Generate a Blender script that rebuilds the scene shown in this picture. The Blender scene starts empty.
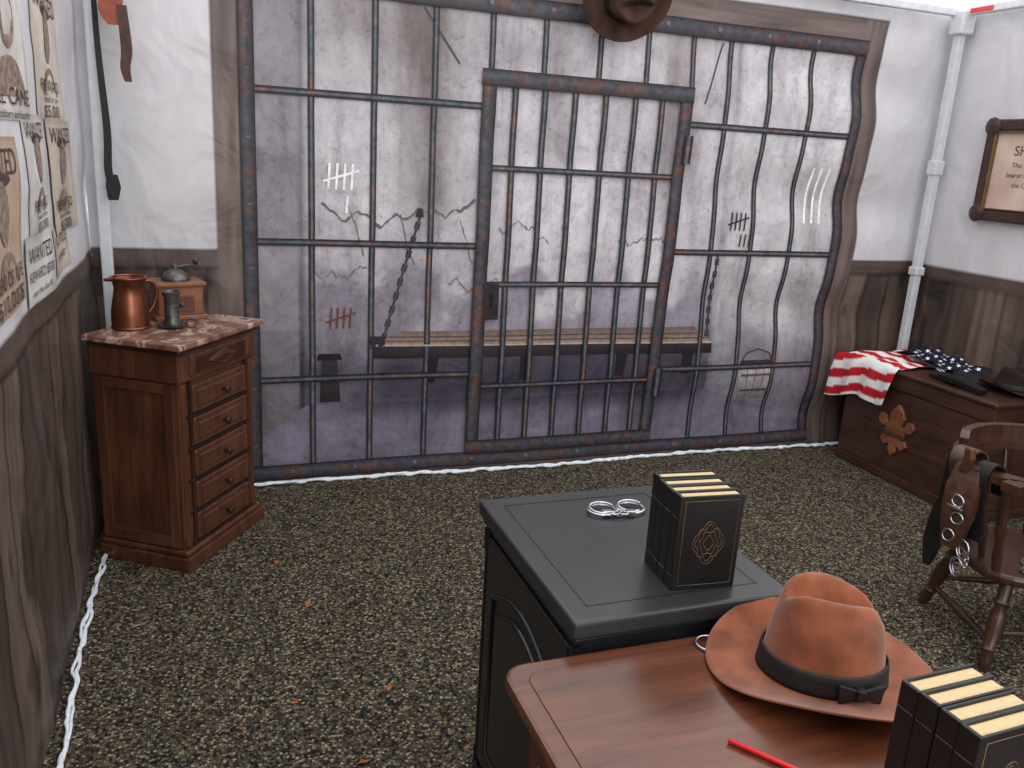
import bpy, math, random
import numpy as np
from mathutils import Vector, Matrix, Quaternion
random.seed(4); rng=np.random.RandomState(7)
PI=math.pi
sc=bpy.context.scene
COL=sc.collection
sc.view_settings.view_transform='Standard'

def lin(c):
    c=c/255.0
    return c/12.92 if c<=0.04045 else ((c+0.055)/1.055)**2.4
def C(r,g,b): return (lin(r),lin(g),lin(b),1.0)
def smooth(x):
    x=np.clip(x,0,1); return x*x*(3-2*x)

# ---------------------------------------------------------------- materials
def newmat(name):
    m=bpy.data.materials.new(name); m.use_nodes=True
    nt=m.node_tree; b=nt.nodes['Principled BSDF']
    return m,nt,b
def N(nt,t,**kw):
    n=nt.nodes.new(t)
    for k,v in kw.items(): setattr(n,k,v)
    return n
def ramp(nt,stops):
    r=N(nt,'ShaderNodeValToRGB'); e=r.color_ramp.elements
    while len(e)<len(stops): e.new(0.5)
    for i,(p,c) in enumerate(stops):
        e[i].position=p; e[i].color=c
    return r
def coords(nt,scale=(1,1,1),rot=(0,0,0)):
    t=N(nt,'ShaderNodeTexCoord'); mp=N(nt,'ShaderNodeMapping')
    mp.inputs['Scale'].default_value=scale; mp.inputs['Rotation'].default_value=rot
    nt.links.new(t.outputs['Object'],mp.inputs['Vector']); return mp.outputs['Vector']
def plain(name,c1,c2=None,rough=0.5,metal=0.0,scale=30,bump=0.0,spec=0.5,vscale=(1,1,1),sheen=0):
    m,nt,b=newmat(name); c2=c2 or c1
    v=coords(nt,vscale)
    n=N(nt,'ShaderNodeTexNoise'); n.inputs['Scale'].default_value=scale; n.inputs['Detail'].default_value=5
    nt.links.new(v,n.inputs['Vector'])
    r=ramp(nt,[(0.3,c1),(0.7,c2)]); nt.links.new(n.outputs['Fac'],r.inputs['Fac'])
    nt.links.new(r.outputs['Color'],b.inputs['Base Color'])
    b.inputs['Roughness'].default_value=rough; b.inputs['Metallic'].default_value=metal
    b.inputs['Specular IOR Level'].default_value=spec
    if sheen: b.inputs['Sheen Weight'].default_value=sheen
    if bump:
        bp=N(nt,'ShaderNodeBump'); bp.inputs['Strength'].default_value=bump; bp.inputs['Distance'].default_value=0.01
        nt.links.new(n.outputs['Fac'],bp.inputs['Height']); nt.links.new(bp.outputs['Normal'],b.inputs['Normal'])
    return m
def wood(name,c1,c2,rough=0.35,axis=2,scale=6,stretch=12,spec=0.5):
    m,nt,b=newmat(name)
    s=[stretch,stretch,stretch]; s[axis]=1.0
    v=coords(nt,s)
    n=N(nt,'ShaderNodeTexNoise'); n.inputs['Scale'].default_value=scale*0.5; n.inputs['Detail'].default_value=8
    n.inputs['Distortion'].default_value=0.6; n.inputs['Roughness'].default_value=0.65
    nt.links.new(v,n.inputs['Vector'])
    r=ramp(nt,[(0.25,c1),(0.75,c2)]); nt.links.new(n.outputs['Fac'],r.inputs['Fac'])
    v2=coords(nt,(1,1,1)); n2=N(nt,'ShaderNodeTexNoise'); n2.inputs['Scale'].default_value=5; n2.inputs['Detail'].default_value=4
    nt.links.new(v2,n2.inputs['Vector']); r2=ramp(nt,[(0.3,(0.62,0.6,0.6,1)),(0.65,(1.08,1.05,1.05,1))]); nt.links.new(n2.outputs['Fac'],r2.inputs['Fac'])
    mx=N(nt,'ShaderNodeMix',data_type='RGBA',blend_type='MULTIPLY'); mx.inputs[0].default_value=1
    nt.links.new(r.outputs['Color'],mx.inputs[6]); nt.links.new(r2.outputs['Color'],mx.inputs[7])
    nt.links.new(mx.outputs[2],b.inputs['Base Color'])
    b.inputs['Roughness'].default_value=rough; b.inputs['Specular IOR Level'].default_value=spec
    bp=N(nt,'ShaderNodeBump'); bp.inputs['Strength'].default_value=0.12; bp.inputs['Distance'].default_value=0.003
    nt.links.new(n.outputs['Fac'],bp.inputs['Height']); nt.links.new(bp.outputs['Normal'],b.inputs['Normal'])
    return m
def vcol(name,rough=0.6,noise=0.25,nscale=8,vs=(1,1,1),bump=0.15,spec=0.4,bscale=12,cell=False,rust=False,bdist=0.02):
    m,nt,b=newmat(name)
    a=N(nt,'ShaderNodeAttribute'); a.attribute_name='Col'
    v=coords(nt,vs)
    n=N(nt,'ShaderNodeTexNoise'); n.inputs['Scale'].default_value=nscale; n.inputs['Detail'].default_value=9; n.inputs['Roughness'].default_value=0.68
    nt.links.new(v,n.inputs['Vector'])
    r=ramp(nt,[(0.3,(1-noise,)*3+(1,)),(0.7,(1+noise,)*3+(1,))]); nt.links.new(n.outputs['Fac'],r.inputs['Fac'])
    mx=N(nt,'ShaderNodeMix',data_type='RGBA',blend_type='MULTIPLY'); mx.inputs[0].default_value=1.0
    nt.links.new(a.outputs['Color'],mx.inputs[6]); nt.links.new(r.outputs['Color'],mx.inputs[7])
    out=mx.outputs[2]
    if cell:
        a2=N(nt,'ShaderNodeAttribute'); a2.attribute_name='Cell'
        for (vsc,s,det,dist,stops) in (((1,1,0.6),3.5,12,0.3,[(0.30,(0.50,0.46,0.47,1)),(0.48,(0.88,0.87,0.88,1)),(0.66,(1.15,1.15,1.14,1))]),
                                ((1,1,0.14),9,8,0.1,[(0.30,(0.62,0.57,0.57,1)),(0.46,(0.95,0.95,0.95,1)),(0.65,(1.05,1.05,1.05,1))]),
                                ((1,1,1),30,12,0.6,[(0.30,(0.50,0.47,0.49,1)),(0.46,(0.97,0.97,0.97,1)),(0.7,(1.07,1.07,1.07,1))])):
            v2=coords(nt,vsc)
            n2=N(nt,'ShaderNodeTexNoise'); n2.inputs['Scale'].default_value=s; n2.inputs['Detail'].default_value=det; n2.inputs['Roughness'].default_value=0.75; n2.inputs['Distortion'].default_value=dist
            nt.links.new(v2,n2.inputs['Vector'])
            r2=ramp(nt,stops); nt.links.new(n2.outputs['Fac'],r2.inputs['Fac'])
            m2=N(nt,'ShaderNodeMix',data_type='RGBA',blend_type='MULTIPLY')
            nt.links.new(a2.outputs['Fac'],m2.inputs[0]); nt.links.new(out,m2.inputs[6]); nt.links.new(r2.outputs['Color'],m2.inputs[7])
            out=m2.outputs[2]
    if rust:
        n2=N(nt,'ShaderNodeTexNoise'); n2.inputs['Scale'].default_value=14; n2.inputs['Detail'].default_value=8; n2.inputs['Roughness'].default_value=0.7
        nt.links.new(v,n2.inputs['Vector'])
        r2=ramp(nt,[(0.50,(0,0,0,1)),(0.60,(1,1,1,1))]); nt.links.new(n2.outputs['Fac'],r2.inputs['Fac'])
        m2=N(nt,'ShaderNodeMix',data_type='RGBA'); nt.links.new(r2.outputs['Color'],m2.inputs[0])
        m3=N(nt,'ShaderNodeMix',data_type='RGBA',blend_type='MULTIPLY'); m3.inputs[0].default_value=1
        nt.links.new(out,m3.inputs[6]); m3.inputs[7].default_value=(2.1,1.0,0.65,1)
        nt.links.new(out,m2.inputs[6]); nt.links.new(m3.outputs[2],m2.inputs[7]); out=m2.outputs[2]
    nt.links.new(out,b.inputs['Base Color'])
    b.inputs['Roughness'].default_value=rough; b.inputs['Specular IOR Level'].default_value=spec
    nb=N(nt,'ShaderNodeTexNoise'); nb.inputs['Scale'].default_value=bscale; nb.inputs['Detail'].default_value=3; nb.inputs['Distortion'].default_value=0.9
    vb=coords(nt,(1,1,1)); nt.links.new(vb,nb.inputs['Vector'])
    bp=N(nt,'ShaderNodeBump'); bp.inputs['Strength'].default_value=bump; bp.inputs['Distance'].default_value=bdist
    nt.links.new(nb.outputs['Fac'],bp.inputs['Height']); nt.links.new(bp.outputs['Normal'],b.inputs['Normal'])
    return m

M={}
M['walnut']=wood('walnut',C(60,34,23),C(112,70,48),0.38,2)
M['walnut_dk']=wood('walnut_dark',C(40,22,15),C(76,44,31),0.38,2)
M['desk']=wood('desk_mahogany',C(64,32,21),C(116,68,45),0.24,0,5,9,0.6)
M['desk_v']=wood('desk_mahogany_side',C(62,32,22),C(105,60,42),0.35,1)
M['trunk']=wood('trunk_wood',C(50,32,26),C(90,60,48),0.34,1)
M['chair']=wood('chair_wood',C(40,24,18),C(82,52,40),0.3,2,8)
M['oak']=wood('oak_box',C(108,64,42),C(152,98,68),0.4,0)
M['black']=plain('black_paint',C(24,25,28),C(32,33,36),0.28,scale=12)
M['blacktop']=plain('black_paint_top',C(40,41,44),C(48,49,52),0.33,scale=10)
M['cover']=plain('book_cover',C(14,14,15),C(20,20,21),0.4)
M['pages']=plain('book_pages',C(186,160,116),C(216,194,150),0.6,scale=60,vscale=(1,25,1))
M['gold']=plain('gold_foil',C(104,82,54),C(134,108,72),0.45,0.5)
M['suede']=plain('brown_suede',C(102,56,37),C(150,88,60),0.95,scale=16,bump=0.15,spec=0.1,sheen=0.3)
M['felt']=plain('dark_felt',C(58,42,36),C(88,66,56),0.95,scale=14,spec=0.1)
M['felt2']=plain('darkbrown_felt',C(34,26,24),C(56,42,37),0.9,scale=14,spec=0.2)
M['ribbon']=plain('black_ribbon',C(16,15,17),C(24,22,24),0.6)
M['leather']=plain('black_leather',C(18,16,17),C(32,28,28),0.5,bump=0.2,spec=0.3)
M['leather2']=plain('brown_leather',C(50,30,23),C(88,56,42),0.45,bump=0.2)
M['tan']=plain('orange_leather',C(135,68,45),C(165,88,60),0.5)
M['steel']=plain('steel',C(175,175,180),C(215,215,220),0.25,1.0)
M['pewter']=plain('pewter',C(80,80,82),C(118,118,120),0.42,0.85,bump=0.1)
M['copper']=plain('copper',C(98,56,42),C(160,100,74),0.3,0.8,scale=8)
M['alum']=plain('white_aluminium',C(200,202,208),C(215,217,222),0.4)
M['paperpage']=plain('certificate_paper',C(190,160,145),C(215,192,178),0.7,scale=6)
M['ink']=plain('ink',C(60,45,42),C(80,60,55),0.8)
M['ink2']=plain('faded_ink',C(96,78,70),C(165,145,132),0.8,scale=45)
M['red']=plain('red_paint',C(205,28,32),C(215,35,38),0.35)
M['hem']=plain('hem_plastic',C(215,226,240),C(250,252,255),0.4,scale=50,bump=0.3)
M['leaf']=plain('dry_leaf',C(120,66,36),C(180,110,66),0.7,scale=20)
M['frame']=plain('frame_wood',C(40,24,24),C(78,48,44),0.35,bump=0.5,scale=60)
M['slot']=plain('shadow_gap',C(20,12,8),C(26,16,10),0.7)

# marble
m,nt,b=newmat('red_marble'); v=coords(nt,(1,1,1))
n=N(nt,'ShaderNodeTexNoise'); n.inputs['Scale'].default_value=9; n.inputs['Detail'].default_value=6; n.inputs['Distortion'].default_value=1.4
nt.links.new(v,n.inputs['Vector'])
r=ramp(nt,[(0.3,C(96,60,50)),(0.52,C(140,102,88)),(0.585,C(196,174,162)),(0.64,C(124,86,74))]); nt.links.new(n.outputs['Fac'],r.inputs['Fac'])
nt.links.new(r.outputs['Color'],b.inputs['Base Color']); b.inputs['Roughness'].default_value=0.25; M['marble']=m

# speckled carpet
m,nt,b=newmat('speckled_carpet'); v=coords(nt)
vo=N(nt,'ShaderNodeTexVoronoi'); vo.inputs['Scale'].default_value=125; nt.links.new(v,vo.inputs['Vector'])
sp=N(nt,'ShaderNodeSeparateColor'); nt.links.new(vo.outputs['Color'],sp.inputs[0])
r=ramp(nt,[(0.0,C(38,36,33)),(0.22,C(72,67,58)),(0.42,C(98,90,77)),(0.58,C(76,79,71)),(0.68,C(128,116,97)),(0.81,C(110,80,58)),(0.88,C(154,144,126)),(0.96,C(58,56,52))])
r.color_ramp.interpolation='CONSTANT'
nt.links.new(sp.outputs[0],r.inputs['Fac'])
r3=ramp(nt,[(0.35,(1.1,1.1,1.1,1)),(0.85,(0.35,0.34,0.33,1))])
mp=N(nt,'ShaderNodeMapRange'); mp.inputs[1].default_value=0; mp.inputs[2].default_value=0.9
nt.links.new(vo.outputs['Distance'],mp.inputs[0]); nt.links.new(mp.outputs[0],r3.inputs['Fac'])
mx=N(nt,'ShaderNodeMix',data_type='RGBA',blend_type='MULTIPLY'); mx.inputs[0].default_value=1
nt.links.new(r.outputs['Color'],mx.inputs[6]); nt.links.new(r3.outputs['Color'],mx.inputs[7])
nt.links.new(mx.outputs[2],b.inputs['Base Color']); b.inputs['Roughness'].default_value=0.9; b.inputs['Specular IOR Level'].default_value=0.15
bp=N(nt,'ShaderNodeBump'); bp.inputs['Strength'].default_value=0.5; bp.inputs['Distance'].default_value=0.005; bp.invert=True
nt.links.new(vo.outputs['Distance'],bp.inputs['Height']); nt.links.new(bp.outputs['Normal'],b.inputs['Normal'])
M['carpet']=m
# glowing tent roof
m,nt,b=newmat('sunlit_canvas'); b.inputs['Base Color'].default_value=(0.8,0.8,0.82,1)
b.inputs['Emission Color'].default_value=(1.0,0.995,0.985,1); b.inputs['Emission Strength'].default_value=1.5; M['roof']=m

M['cloth']=vcol('printed_canvas',0.45,0.08,7,(1,1,0.4),0.7,0.45,3.2,cell=True,bdist=0.03)
M['bars']=vcol('printed_bars',0.5,0.5,30,(1,1,1),0.2,0.35,5,rust=True)
M['print']=vcol('printed_art',0.55,0.3,25,(1,1,1),0.2,0.3,5)
M['flag']=vcol('flag_cloth',0.75,0.05,20,(1,1,1),0.2,0.2,20)
M['poster']=vcol('poster_paper',0.6,0.15,12,(1,1,1),0.2,0.3,6)

# ---------------------------------------------------------------- helpers
def link(o,parent=None):
    COL.objects.link(o)
    if parent: o.parent=parent
    return o
def root(name,loc=(0,0,0),rz=0.0,rot=None):
    e=bpy.data.objects.new(name,None); e.empty_display_size=0.05
    e.location=loc; e.rotation_euler=rot if rot else (0,0,rz); COL.objects.link(e); return e
def meshobj(name,verts,faces,mat,parent=None,smoothed=False,loc=(0,0,0),rot=(0,0,0),cols=None):
    me=bpy.data.meshes.new(name); me.from_pydata([tuple(v) for v in verts],[],[tuple(f) for f in faces]); me.update()
    if smoothed: me.polygons.foreach_set('use_smooth',[True]*len(me.polygons))
    if cols is not None:
        a=me.color_attributes.new('Col','FLOAT_COLOR','POINT'); a.data.foreach_set('color',np.asarray(cols,dtype=np.float32).ravel())
    me.materials.append(M[mat] if isinstance(mat,str) else mat)
    o=bpy.data.objects.new(name,me); o.location=loc; o.rotation_euler=rot
    return link(o,parent)
def box(name,parent,lo,hi,mat,bev=0.003,seg=2,rot=None):
    lo=Vector(lo); hi=Vector(hi); c=(lo+hi)/2; h=(hi-lo)/2
    vs=[(x*h.x,y*h.y,z*h.z) for x in(-1,1) for y in(-1,1) for z in(-1,1)]
    fs=[(0,1,3,2),(4,6,7,5),(0,4,5,1),(2,3,7,6),(0,2,6,4),(1,5,7,3)]
    o=meshobj(name,vs,fs,mat,parent,loc=c,rot=rot or (0,0,0))
    if bev>0:
        b=o.modifiers.new('b','BEVEL'); b.width=min(bev,min(h)*0.9); b.segments=seg; b.limit_method='NONE'
    return o
def lathe(name,parent,prof,mat,loc=(0,0,0),rot=(0,0,0),seg=28,sx=1,sy=1):
    vs=[];fs=[]
    for (r,z) in prof:
        for i in range(seg):
            a=2*PI*i/seg; vs.append((r*math.cos(a)*sx,r*math.sin(a)*sy,z))
    for j in range(len(prof)-1):
        for i in range(seg):
            k=(i+1)%seg; fs.append((j*seg+i,j*seg+k,(j+1)*seg+k,(j+1)*seg+i))
    fs.append(tuple(range(seg))[::-1]); n=len(prof)-1; fs.append(tuple(n*seg+i for i in range(seg)))
    o=meshobj(name,vs,fs,mat,parent,True,loc,rot)
    es=o.modifiers.new('e','EDGE_SPLIT'); es.split_angle=math.radians(50)
    return o
def turned(name,parent,p0,p1,prof,mat,seg=16):
    p0=Vector(p0);p1=Vector(p1);d=p1-p0;L=d.length
    o=lathe(name,parent,[(r,t*L) for t,r in prof],mat,p0,(0,0,0),seg)
    o.rotation_mode='QUATERNION'; o.rotation_quaternion=d.to_track_quat('Z','Y'); return o
def tube(name,parent,pts,r,mat,closed=False,res=4,order=3):
    cu=bpy.data.curves.new(name,'CURVE'); cu.dimensions='3D'; cu.bevel_depth=r; cu.bevel_resolution=res; cu.use_fill_caps=True
    s=cu.splines.new('NURBS' if (len(pts)>3 and order>2) else 'POLY'); s.points.add(len(pts)-1)
    for i,p in enumerate(pts): s.points[i].co=(*p,1)
    s.use_cyclic_u=closed
    if s.type=='NURBS': s.order_u=3; s.use_endpoint_u=not closed
    s.resolution_u=6
    cu.materials.append(M[mat]); o=bpy.data.objects.new(name,cu); return link(o,parent)
def strap(name,parent,pts,w,th,mat,side=(0,1,0)):
    side=Vector(side).normalized(); vs=[];fs=[]
    Pn=[Vector(p) for p in pts]; ws=list(w) if isinstance(w,(list,tuple)) else [w]*len(pts)
    Q=[];Wq=[]
    for i in range(len(Pn)-1):
        p0=Pn[max(i-1,0)];p1=Pn[i];p2=Pn[i+1];p3=Pn[min(i+2,len(Pn)-1)]
        for k in range(5):
            t=k/5; Q.append(0.5*((2*p1)+(p2-p0)*t+(2*p0-5*p1+4*p2-p3)*t*t+(3*p1-p0-3*p2+p3)*t**3)); Wq.append(ws[i]*(1-t)+ws[i+1]*t)
    Q.append(Pn[-1]); Wq.append(ws[-1]); n=len(Q)
    for i,p in enumerate(Q):
        a=Q[max(i-1,0)]; b=Q[min(i+1,n-1)]; t=(b-a).normalized()
        nn=t.cross(side).normalized()
        ww=Wq[i]
        for s1,s2 in((-1,-1),(1,-1),(1,1),(-1,1)): vs.append(p+side*ww/2*s1+nn*th/2*s2)
    for i in range(n-1):
        for k in range(4):
            l=(k+1)%4; fs.append((i*4+k,i*4+l,i*4+4+l,i*4+4+k))
    fs.append((0,1,2,3)[::-1]); fs.append(tuple((n-1)*4+k for k in range(4)))
    o=meshobj(name,vs,fs,mat,parent,True)
    es=o.modifiers.new('e','EDGE_SPLIT'); es.split_angle=math.radians(40)
    return o
def prism(name,parent,poly,th,mat,mtx=None,bev=0.0):
    n=len(poly); vs=[(x,y,0) for x,y in poly]+[(x,y,th) for x,y in poly]
    fs=[tuple(range(n))[::-1],tuple(range(n,2*n))]+[(i,(i+1)%n,n+(i+1)%n,n+i) for i in range(n)]
    o=meshobj(name,vs,fs,mat,parent)
    if mtx is not None: o.matrix_local=mtx
    if bev: b=o.modifiers.new('b','BEVEL'); b.width=bev; b.segments=2; b.limit_method='ANGLE'
    return o
def torus(name,parent,R,r,mat,loc,rot=(0,0,0),a0=0,a1=2*PI,sx=1.0):
    n=20; full=abs(a1-a0-2*PI)<1e-3
    pts=[(R*sx*math.cos(a0+(a1-a0)*i/(n if full else n-1)),R*math.sin(a0+(a1-a0)*i/(n if full else n-1)),0) for i in range(n)]
    o=tube(name,parent,pts,r,mat,closed=full); o.location=loc; o.rotation_euler=rot; return o
def frameM(loc,X,Y,Z):
    m=Matrix((( X[0],Y[0],Z[0],loc[0]),(X[1],Y[1],Z[1],loc[1]),(X[2],Y[2],Z[2],loc[2]),(0,0,0,1))); return m
def textmesh(txt,size):
    cu=bpy.data.curves.new('t','FONT'); cu.body=txt; cu.size=size; cu.align_x='CENTER'; cu.align_y='CENTER'
    o=bpy.data.objects.new('t',cu); COL.objects.link(o); bpy.context.view_layer.update()
    dg=bpy.context.evaluated_depsgraph_get(); me=o.evaluated_get(dg).to_mesh()
    vs=[tuple(v.co) for v in me.vertices]; fs=[tuple(p.vertices) for p in me.polygons]
    o.evaluated_get(dg).to_mesh_clear(); bpy.data.objects.remove(o); return vs,fs

_T=rng.rand(64,64)
def vn(x,y):
    x=np.asarray(x,float); y=np.asarray(y,float)
    xi=np.floor(x).astype(int); yi=np.floor(y).astype(int); fx=smooth(x-xi); fy=smooth(y-yi)
    g=lambda a,b:_T[a%64,b%64]
    return (g(xi,yi)*(1-fx)+g(xi+1,yi)*fx)*(1-fy)+(g(xi,yi+1)*(1-fx)+g(xi+1,yi+1)*fx)*fy
def fbm(x,y,o=4):
    s=0;a=0.5
    for i in range(o): s=s+a*vn(x*2**i+i*7.3,y*2**i+i*3.1); a*=0.5
    return s

# ---------------------------------------------------------------- cloth surfaces
XL,XR,YB,ZT=-0.45,3.98,3.95,2.50
def back(X,Z):
    X=np.asarray(X,float);Z=np.asarray(Z,float)
    s=smooth((X-2.2)/1.1)*smooth((XR-X)/0.35)
    A=0.004+0.012*s
    y=YB-0.03-A*(np.sin(2*PI*Z/0.66+1.0+X*0.8)+0.35*np.sin(2*PI*Z/0.31+X*2))-0.006*np.sin(X*5+Z*2)
    dx=0.011*s*np.sin(2*PI*Z/0.66+2.2)
    return X+dx,y,Z
def left(Y,Z):
    Y=np.asarray(Y,float);Z=np.asarray(Z,float)
    x=XL+0.030*(fbm(Y*2.6+Z*2.2,Z*3-Y*1.6,3)-0.45)+0.004*np.sin(Y*9+Z*6)+0.006*np.abs(np.sin(Y*3.3-Z*4.0+1.5*np.sin(Y*2)))
    return x,Y,Z
def right(Y,Z):
    Y=np.asarray(Y,float);Z=np.asarray(Z,float)
    x=XR-0.012*fbm(Y*2.2,Z*2,2)-0.004*np.sin(Y*7+Z*3)
    return x,Y,Z

def grid(u0,u1,z0,z1,st):
    nu=int((u1-u0)/st)+1; nz=int((z1-z0)/st)+1
    U,Z=np.meshgrid(np.linspace(u0,u1,nu),np.linspace(z0,z1,nz)); return U,Z,nu,nz
def cloth(name,fn,u0,u1,z0,z1,st,colf,mat,parent=None,off=(0,0,0),flip=False):
    U,Z,nu,nz=grid(u0,u1,z0,z1,st)
    x,y,z=fn(U,Z); V=np.stack([x+off[0],y+off[1],z+off[2]],-1).reshape(-1,3)
    idx=np.arange(nu*nz).reshape(nz,nu)
    F=np.stack([idx[:-1,:-1],idx[:-1,1:],idx[1:,1:],idx[1:,:-1]],-1).reshape(-1,4)
    if flip: F=F[:,::-1]
    col,cell=colf(U,Z)
    rgba=np.concatenate([col.reshape(-1,3),np.ones((nu*nz,1))],1)
    o=meshobj(name,V.tolist(),F.tolist(),mat,parent,True,cols=rgba)
    a=o.data.attributes.new('Cell','FLOAT','POINT'); a.data.foreach_set('value',cell.ravel().astype(np.float32))
    return o
def L3(r,g,b): return np.array([lin(r),lin(g),lin(b)])
def mixc(a,b,t): return a*(1-t[...,None])+b*t[...,None]

def wainscot(U,Z,col,mask):
    pw=0.165; pi=np.floor(U/pw); f=U/pw-pi
    tone=0.5+0.75*_T[(pi.astype(int)*7)%64,3]
    grain=0.3+1.2*fbm(U*34,Z*2.4+_T[(pi.astype(int)*5)%64,9]*9,5)
    knots=1-0.55*smooth((fbm(U*9+4,Z*4,3)-0.56)/0.08)
    seam=1-0.8*np.clip(1-np.minimum(f,1-f)/0.06,0,1)
    w=L3(104,88,81)*(tone*grain*seam*knots)[...,None]
    rail=((Z>1.045)).astype(float)
    rc=L3(94,78,72)*(0.45+0.9*fbm(U*3,Z*40,3))[...,None]
    w=mixc(w,rc,rail)
    dk=np.clip(1-np.abs(Z-1.04)/0.014,0,1); w=w*(1-0.75*dk)[...,None]
    return np.where((mask&(Z<1.12))[...,None],w,col)

def plaster(U,Z):
    t=fbm(U*1.6,Z*1.6,4)
    c=L3(209,207,212)[None,None]*(0.84+0.3*t)[...,None]
    return c

def backcol(U,Z):
    base=plaster(U,Z); cell=np.zeros_like(U)
    col=wainscot(U,Z,base,np.ones_like(U,bool))
    inw=(U>0.045)&(U<3.50)&(Z<2.40)
    g=np.where((U<0.2)|(U>3.35),fbm(U*40,Z*2.5,4),fbm(U*2.5,Z*40,4))
    wd=L3(114,98,94)*(0.3+1.3*g)[...,None]
    e=np.minimum(np.minimum(U-0.045,3.50-U),2.40-Z); wd=wd*(1-0.6*np.clip(1-e/0.015,0,1))[...,None]
    col=np.where(inw[...,None],wd,col)
    inc=(U>0.18)&(U<3.37)&(Z<2.25)&(Z>0.03)
    one=np.ones(U.shape+(3,))
    c=one*L3(186,182,188)
    f2=fbm(U*2.1+3,Z*2.1,4)
    bright=np.exp(-((U-1.95)/0.75)**2-((Z-1.3)/0.8)**2)*0.6+np.exp(-((U-0.62)/0.22)**2-((Z-1.3)/0.6)**2)*0.4  # central glare painted in as a brighter patch
    c=c*(0.72+0.35*f2+bright)[...,None]
    st=np.exp(-((U-0.98)/0.12)**2)*smooth((Z-1.15)/0.25)*0.8+np.exp(-((U-1.62)/0.09)**2)*smooth((Z-1.4)/0.3)*0.5+np.exp(-((U-2.25)/0.12)**2)*smooth((Z-1.2)/0.4)*0.5+np.exp(-((U-0.75)/0.35)**2-((Z-2.15)/0.22)**2)*0.6
    st=st*(0.25+1.6*fbm(U*14,Z*2,3)); c=mixc(c,L3(104,90,88)*one,np.clip(st,0,0.9))
    pe=smooth((0.98-Z+0.9*(fbm(U*4,Z*4,5)-0.5))/0.16)*(U>0.4)*(U<2.7)
    c=mixc(c,c*np.array([0.60,0.57,0.64]),pe)
    low=smooth((0.80-Z)/0.3); c=mixc(c,L3(80,74,92)*one,np.clip(low*(0.35+0.9*fbm(U*7,Z*7,4)),0,0.95)*(U>0.4)*(U<2.7))
    lw=U<0.42; c=np.where(lw[...,None],c*np.array([0.60,0.58,0.61]),c)
    c=np.where((lw&(Z<0.75))[...,None],c*0.7,c)
    rw=U>2.62
    cr=one*L3(218,215,220)*(0.74+0.45*fbm(U*4,Z*3,4))[...,None]
    cr=mixc(cr,L3(106,100,116)*one,smooth((0.95-Z+0.4*(fbm(U*5,Z*5,4)-.5))/0.4)*0.8)
    c=np.where(rw[...,None],cr,c)
    edge=np.exp(-((U-0.42)/0.02)**2)*0.4+np.exp(-((U-2.62)/0.02)**2)*0.3; c=c*(1-edge)[...,None]
    zf=np.where(U<0.42,0.385-(0.42-U)/0.22*0.17,np.where(U>2.62,0.385-(U-2.62)/0.75*0.22,0.385))
    fl=Z<zf
    cf=one*L3(124,117,136)*(0.6+0.85*fbm(U*3,Z*14,4))[...,None]
    cf=mixc(cf,L3(46,42,56)*one,np.exp(-((Z-0.40)/0.10)**2)*0.8*smooth((U-0.5)/0.3)*smooth((2.75-U)/0.3))
    c=np.where(fl[...,None],cf,c)
    sh=smooth((Z-0.36)/0.05)*smooth((0.66-Z)/0.05)*smooth((U-0.7)/0.12)*smooth((2.62-U)/0.12)
    c=mixc(c,L3(56,50,68)*one,sh*0.75)
    col=np.where(inc[...,None],c,col); cell=inc*(Z>0.1)*0.95
    return col,cell
wb=cloth('wall_back',back,XL,XR,0.0,ZT,0.0115,backcol,'cloth')

def sidecol(U,Z):
    c=plaster(U+5,Z); return wainscot(U+3,Z,c,np.ones_like(U,bool)),np.zeros_like(U)
wl=cloth('wall_left',left,-0.6,YB,0.0,ZT,0.014,sidecol,'cloth',flip=False)
wr=cloth('wall_right',right,-0.6,YB,0.0,ZT,0.018,sidecol,'cloth',flip=True)

meshobj('floor',[(-3,-2,0),(6.5,-2,0),(6.5,6,0),(-3,6,0)],[(0,1,2,3)],'carpet')
cx,cy=(XL+XR)/2,1.7
meshobj('ceiling',[(XL-.02,-0.6,ZT),(XR+.02,-0.6,ZT),(XR+.02,YB+.02,ZT),(XL-.02,YB+.02,ZT),(cx,cy,3.4)],[(1,0,4),(2,1,4),(3,2,4),(0,3,4)],'roof')

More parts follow.
